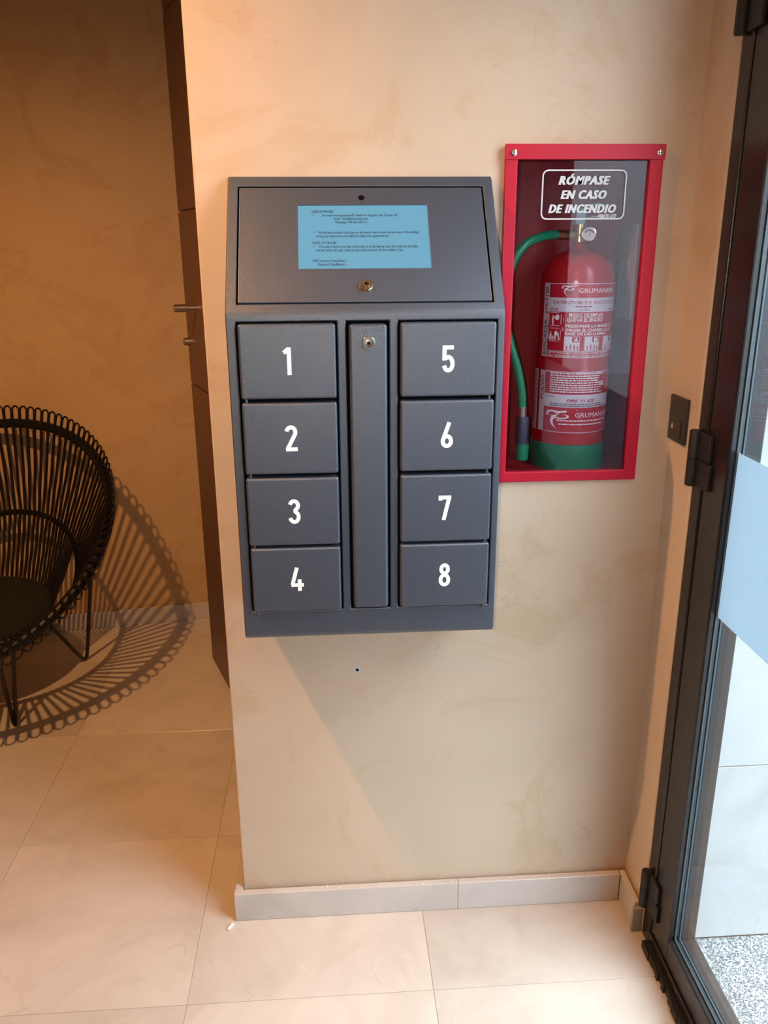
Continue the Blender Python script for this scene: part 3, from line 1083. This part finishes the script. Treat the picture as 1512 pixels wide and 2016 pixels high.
for z0, polys in ((1.3865, ([(.30, .05), (.40, .05), (.42, .5), (.40, .8), (.32, .8), (.26, .5)], [(.55, .5), (.72, .42), (.86, .55), (.84, .8), (.66, .88), (.54, .72)], [(.42, .6), (.58, .58), (.58, .66), (.42, .70)])),
                  (1.3560, ([(.55, .08), (.66, .08), (.66, .45), (.78, .45), (.86, .08), (.95, .08), (.86, .6), (.66, .82), (.52, .68)], [(.10, .1), (.32, .1), (.30, .5), (.22, .8), (.12, .5)], [(.36, .1), (.48, .1), (.47, .4), (.36, .4)]))):
    for pl in polys:
        bm.faces.new([bm.verts.new(cyl(*q, R3)) for q in P1(pl, z0)])
for p0, p1, ch in ((-13, 10, 'A'), (17, 41, 'B'), (49, 78, 'C')):
    z0, z1 = 1.3385, 1.3660
    patch(bm, p0, p1, z0, z0 + .016, R2 + .0002, 4)
    patch(bm, p0, p0 + (p1 - p0) * .5, z0 + .016, z1, R2 + .0002, 4)
    patch(bm, p0 + (p1 - p0) * .55, p1, z1 - .0006, z1, R3)
    patch(bm, p1 - .6, p1, z0 + .016, z1, R3)
    put_text(bm, ch, tf(R3 + .0003), p0 + (p1 - p0) * .62, z0 + .0172, 0.0085, (p1 - p0) * .28, 0.03)
    for uu in (.18, .42, .66, .86):
        q = p0 + (p1 - p0) * uu
        hgt = 0.004 + .004 * ((uu * 7) % 1)
        bm.faces.new([bm.verts.new(cyl(*w_, R3)) for w_ in ((q - 1.3, z0 + .002), (q + 1.3, z0 + .002), (q + .9, z0 + .004 + hgt), (q - .4, z0 + .006 + hgt))]).material_index = 3
put_text(bm, 'APTO PARA SER UTILIZADO SOBRE EQUIPOS', tf(R3), -39, 1.3312, 0.0040, 104, 0.01)
put_text(bm, 'BAJO TENSION DE HASTA 35.000 V A UNA DISTANCIA', tf(R3), -39, 1.3258, 0.0040, 106, 0.01)
vtext(bm, 'EFICACIA', -47, 1.328, 1.398, 6.5, 2)
vtext(bm, '27A 113B', -47, 1.408, 1.462, 6.0, 2)
make('printed_text', bm, TM, lb)

bm = bmesh.new()
patch(bm, -53, 92, 1.1690, 1.2955, R1, 1)
patch(bm, -41.5, 91, 1.2490, 1.2940, R2, 0)
patch(bm, -41.5, 91, 1.1705, 1.2220, R2, 0)
lb2 = make('lower_label', bm, LM, EX)
bm = bmesh.new()
rows(bm, 1.2905, 9, -32, 58, .0047, .0026, 3, 0)
put_text(bm, 'FIRE', tf(R3), -5, 1.2335, 0.0062, 19, 0.03, 0.35, mi=1)
put_text(bm, 'ICE', tf(R3), 27, 1.2335, 0.0062, 13, 0.03, 0.35, mi=1)
for q in (17, 20, 23):
    patch(bm, q, q + 1.2, 1.2335, 1.2395, R3, 3)
rows(bm, 1.2285, 1, -30, 60, .003, .0018, 9, 2)
rows(bm, 1.2245, 1, -30, 70, .003, .0018, 11, 2)
rows(bm, 1.2430, 1, -38, -16, .003, .0014, 12, 2)
emblem(bm, -36, 14, 1.1765, 1.2170)
put_text(bm, 'GRUMANSER', tf(R3), 10, 1.2020, 0.0100, 66, 0.0)
rows(bm, 1.1935, 1, -18, 74, .003, .0024, 21, 0)
rows(bm, 1.1860, 1, -14, 74, .003, .0024, 22, 0)
vtext(bm, 'POLVO', -47, 1.235, 1.285, 6.5, 2)
make('printed_text', bm, TM, lb2)
bm = bmesh.new()
patch(bm, -74, -59, 1.1680, 1.2960, R1, 0)
sl = make('side_label', bm, [mat('yellowed_label', (0.50, 0.47, 0.42), 0.5)], EX)
bm = bmesh.new()
rg = random.Random(4)
z = 1.288
while z > 1.176:
    hgt = rg.uniform(.0010, .0035)
    patch(bm, -71, -62 - rg.uniform(0, 4), z - hgt, z, R2, 0)
    z -= hgt + rg.uniform(.001, .003)
make('printed_text', bm, mat('grey_ink', (0.22, 0.20, 0.19), 0.5), sl)

# ------------------------------------------------------------------ small fittings on the walls
SW = empty('wall_button', (0.6945, -0.040, 1.205))
tag(SW, 'square dark bronze push button plate on wall beside the glass door', 'switch')
make('plate', nbox(0.6868, 0.6945, -0.0835, -0.0055, 1.163, 1.2535, bev=0.0018), M['switch'], SW)
make('button', nbox(0.6848, 0.6868, -0.0690, -0.0200, 1.172, 1.2065, bev=0.0008, seg=1), M['switch'], SW)
bm = bmesh.new()
ff = lambda u, v: Vector((0.6844, -0.026 - u, v))
bm.faces.new([bm.verts.new(ff(*q)) for q in ((0, 1.1885), (.010, 1.1885), (.0085, 1.192), (.0075, 1.197), (.005, 1.199), (.0025, 1.197), (.0015, 1.192))])
make('bell_mark', bm, M['switch_mark'], SW)
bm = bmesh.new()
box(bm, 0.6855, 0.6868, -0.0500, -0.0190, 1.2085, 1.2100)
make('light_slit', bm, M['switch_line'], SW)

WP = empty('wall_plug', (0.041, 0.0, 0.651))
tag(WP, 'small pale wall plug in a drilled hole below the locker', 'plug')
bm = bmesh.new()
lathe(bm, [(0.0036, 0.0002), (0.0062, 0.0006), (0.0066, 0.0), (0.0066, -0.001)], (0.041, -0.0002, 0.651), (0, -1, 0), 16, cap=False)
make('rim', bm, mat('pale_blue_plug', (0.55, 0.60, 0.66), 0.5), WP, 40)
bm = bmesh.new()
lathe(bm, [(0.0, 0.0001), (0.0038, 0.0002)], (0.0415, -0.0003, 0.651), (0, -1, 0), 16, cap=False)
make('hole', bm, M['dark'], WP)

# ------------------------------------------------------------------ plaster crumbs on the floor
bm = bmesh.new()
rg = random.Random(12)
for i in range(150):
    u = rg.random()
    x = 0.30 + 0.36 * u ** 0.55
    y = -0.03 - rg.random() ** 1.6 * 0.16
    sz_ = rg.uniform(.0006, .0017)
    v = [bm.verts.new((x + rg.uniform(-1, 1) * sz_, y + rg.uniform(-1, 1) * sz_, 0.0002)) for _ in range(3)]
    t = bm.verts.new((x, y, 0.0002 + sz_))
    for a, b in ((0, 1), (1, 2), (2, 0)):
        bm.faces.new((v[a], v[b], t))
    bm.faces.new(v)
for i in range(14):
    x = rg.uniform(-0.2, 0.66)
    y = rg.uniform(-0.0215, -0.009)
    sz_ = rg.uniform(.0012, .0028)
    v = [bm.verts.new((x + math.cos(q) * sz_, y + math.sin(q) * sz_, 0.0786)) for q in (0, 2.1, 4.2)]
    t = bm.verts.new((x, y, 0.0786 + sz_))
    for a, b in ((0, 1), (1, 2), (2, 0)):
        bm.faces.new((v[a], v[b], t))
    bm.faces.new(v)
tag(make('plaster_crumbs', bm, M['chip']), 'white plaster crumbs scattered on floor and skirting near door', 'debris', kind='stuff')
bm = bmesh.new()
vs = box(bm, -0.011, 0.011, -0.0035, 0.0035, 0.0002, 0.0045, 0.001, 1)
bmesh.ops.rotate(bm, verts=bm.verts, cent=(0, 0, 0), matrix=Matrix.Rotation(R(62), 3, 'Z'))
bmesh.ops.translate(bm, verts=bm.verts, vec=(-0.272, -0.040, 0))
tag(make('plaster_chip', bm, M['chip'], origin=(-0.272, -0.040, 0.0002)), 'white plaster chip on the floor at the skirting corner', 'chip')

# ------------------------------------------------------------------ rattan lounge chair
CH = empty('lounge_chair', (-1.27, 1.12, 0))
tag(CH, 'black rattan bowl lounge chair with looped rim and steel hairpin legs', 'chair')
YAW = R(13.9)
fwd = Vector((-math.sin(YAW), -math.cos(YAW), 0))
wid = Vector((math.cos(YAW), -math.sin(YAW), 0))


def hoop(c, tilt, a, b, flat=1.0):
    lo = fwd * math.cos(tilt) - Vector((0, 0, math.sin(tilt)))
    up = fwd * math.sin(tilt) + Vector((0, 0, math.cos(tilt)))
    c = Vector(c)
    def at(t):                                    # flat < 1 lowers the front half less than the plane would
        p = c + wid * a * math.cos(t) + lo * b * math.sin(t)
        if math.sin(t) > 0:
            p.z += (1 - flat) * math.sin(tilt) * b * math.sin(t)
        return p
    return at, up


rim, rim_up = hoop((-1.280, 1.079, 0.610), R(35.63), 0.529, 0.535)
ring, ring_up = hoop((-1.261, 1.141, 0.374), R(33.4), 0.345, 0.386, 0.3)
seat, seat_up = hoop((-1.270, 1.120, 0.262), R(6), 0.235, 0.235)
TAU = 2 * math.pi
bm = bmesh.new()
tube(bm, [rim(TAU * i / 96) for i in range(96)], 0.0175, 12, True)
make('rim_hoop', bm, M['wicker'], CH, 60)
bm = bmesh.new()
tube(bm, [ring(TAU * i / 80) for i in range(80)], 0.0105, 10, True)
make('inner_hoop', bm, M['wicker'], CH, 60)
bm = bmesh.new()
tube(bm, [seat(TAU * i / 64) for i in range(64)], 0.0095, 10, True)
for t in (0, math.pi / 2):
    tube(bm, [seat(t), seat(t + math.pi)], 0.007, 8)
make('seat_frame', bm, M['wicker'], CH, 60)
NS = 106
for i in range(NS):
    th = TAU * (i + .5) / NS
    dl = TAU / NS * 0.41
    back = abs(((th + math.pi / 2 + math.pi) % TAU) - math.pi) < R(52)
    legs = []
    for sgn in (-1, 1):
        t = th + sgn * dl
        a, b = ring(t), rim(t)
        fr_ = max(0.0, math.sin(t + R(25)))       # towards the front the loops hang down
        out = (b - a).normalized()
        out = (out + Vector((0, 0, -1.1 * fr_))).normalized()
        ext = 0.034 + 0.012 * fr_
        ua, ub = a + ring_up * .0145, b + rim_up * .0215
        mid = (ua + ub) / 2 - (rim_up * .006)
        pth = [ub + out * ext, ub + out * .012 + rim_up * (.008 * fr_), ub, ua * .25 + ub * .75 - rim_up * .003, mid, ua * .75 + ub * .25 - rim_up * .002, ua]
        if back:
            tb = t
            c = seat(-math.pi / 2 + (((tb + math.pi / 2 + math.pi) % TAU) - math.pi) * 1.25)
            pth += [ua * .55 + c * .45 - Vector((0, 0, .006)), c + Vector((0, 0, .012))]
        else:
            pth += [a - out * .012 + ring_up * .006]
        legs.append((pth, out, ub))
    (pa, oa, ba), (pb, ob, bb) = legs
    e0, e1 = pa[0], pb[0]
    c = (e0 + e1) / 2
    sd = (e1 - e0) / 2
    oo = (oa + ob).normalized() * sd.length * 1.15
    arcp = [c - sd * math.cos(R(q)) + oo * math.sin(R(q)) for q in (30, 60, 90, 120, 150)]
    bm = bmesh.new()
    tube(bm, list(reversed(pa)) + arcp + pb, 0.0036, 6)
    make('strand', bm, M['wicker'], CH, 70)
# cushion
bm = bmesh.new()
pr = [(0.0, 0.0)]
for t in range(-90, 91, 15):
    pr.append((0.225 + 0.034 * math.cos(R(t)), 0.034 + 0.034 * math.sin(R(t))))
pr += [(0.12, 0.072), (0.0, 0.073)]
lathe(bm, pr, (-1.270, 1.120, 0.276), seat_up, 48, cap=False)
make('seat_cushion', bm, M['cushion'], CH, 60)


# hairpin legs
def hairpin(foot, top1, top2):
    f, a, b = Vector(foot), Vector(top1), Vector(top2)
    da, db = (a - f).normalized(), (b - f).normalized()
    rad = 0.045
    pts = [a, f + da * rad * 2]
    for q in (0.25, 0.5, 0.75):
        p0, p2 = f + da * rad * 1.5, f + db * rad * 1.5
        pts.append(p0 * (1 - q) ** 2 + f * 2 * q * (1 - q) + p2 * q * q)
    pts += [f + db * rad * 2, b]
    lowest = min(p.z for p in pts)
    bm = bmesh.new()
    tube(bm, [p + Vector((0, 0, 0.0075 - lowest)) for p in pts], 0.0072, 10)
    make('leg', bm, M['blackmetal'], CH, 60)


mirror = lambda p: (lambda v: v - wid * 2 * (v - Vector((-1.27, 1.12, 0))).dot(wid))(Vector(p))
for ft, t1, t2 in (((-0.994, 1.364, 0.0), (-0.885, 1.245, 0.52), tuple(seat(R(-22)))), ((-1.101, 0.888, 0.0), tuple(ring(R(50))), tuple(ring(R(41))))):
    hairpin(ft, t1, t2)
    hairpin(mirror(ft), mirror(t1), mirror(t2))
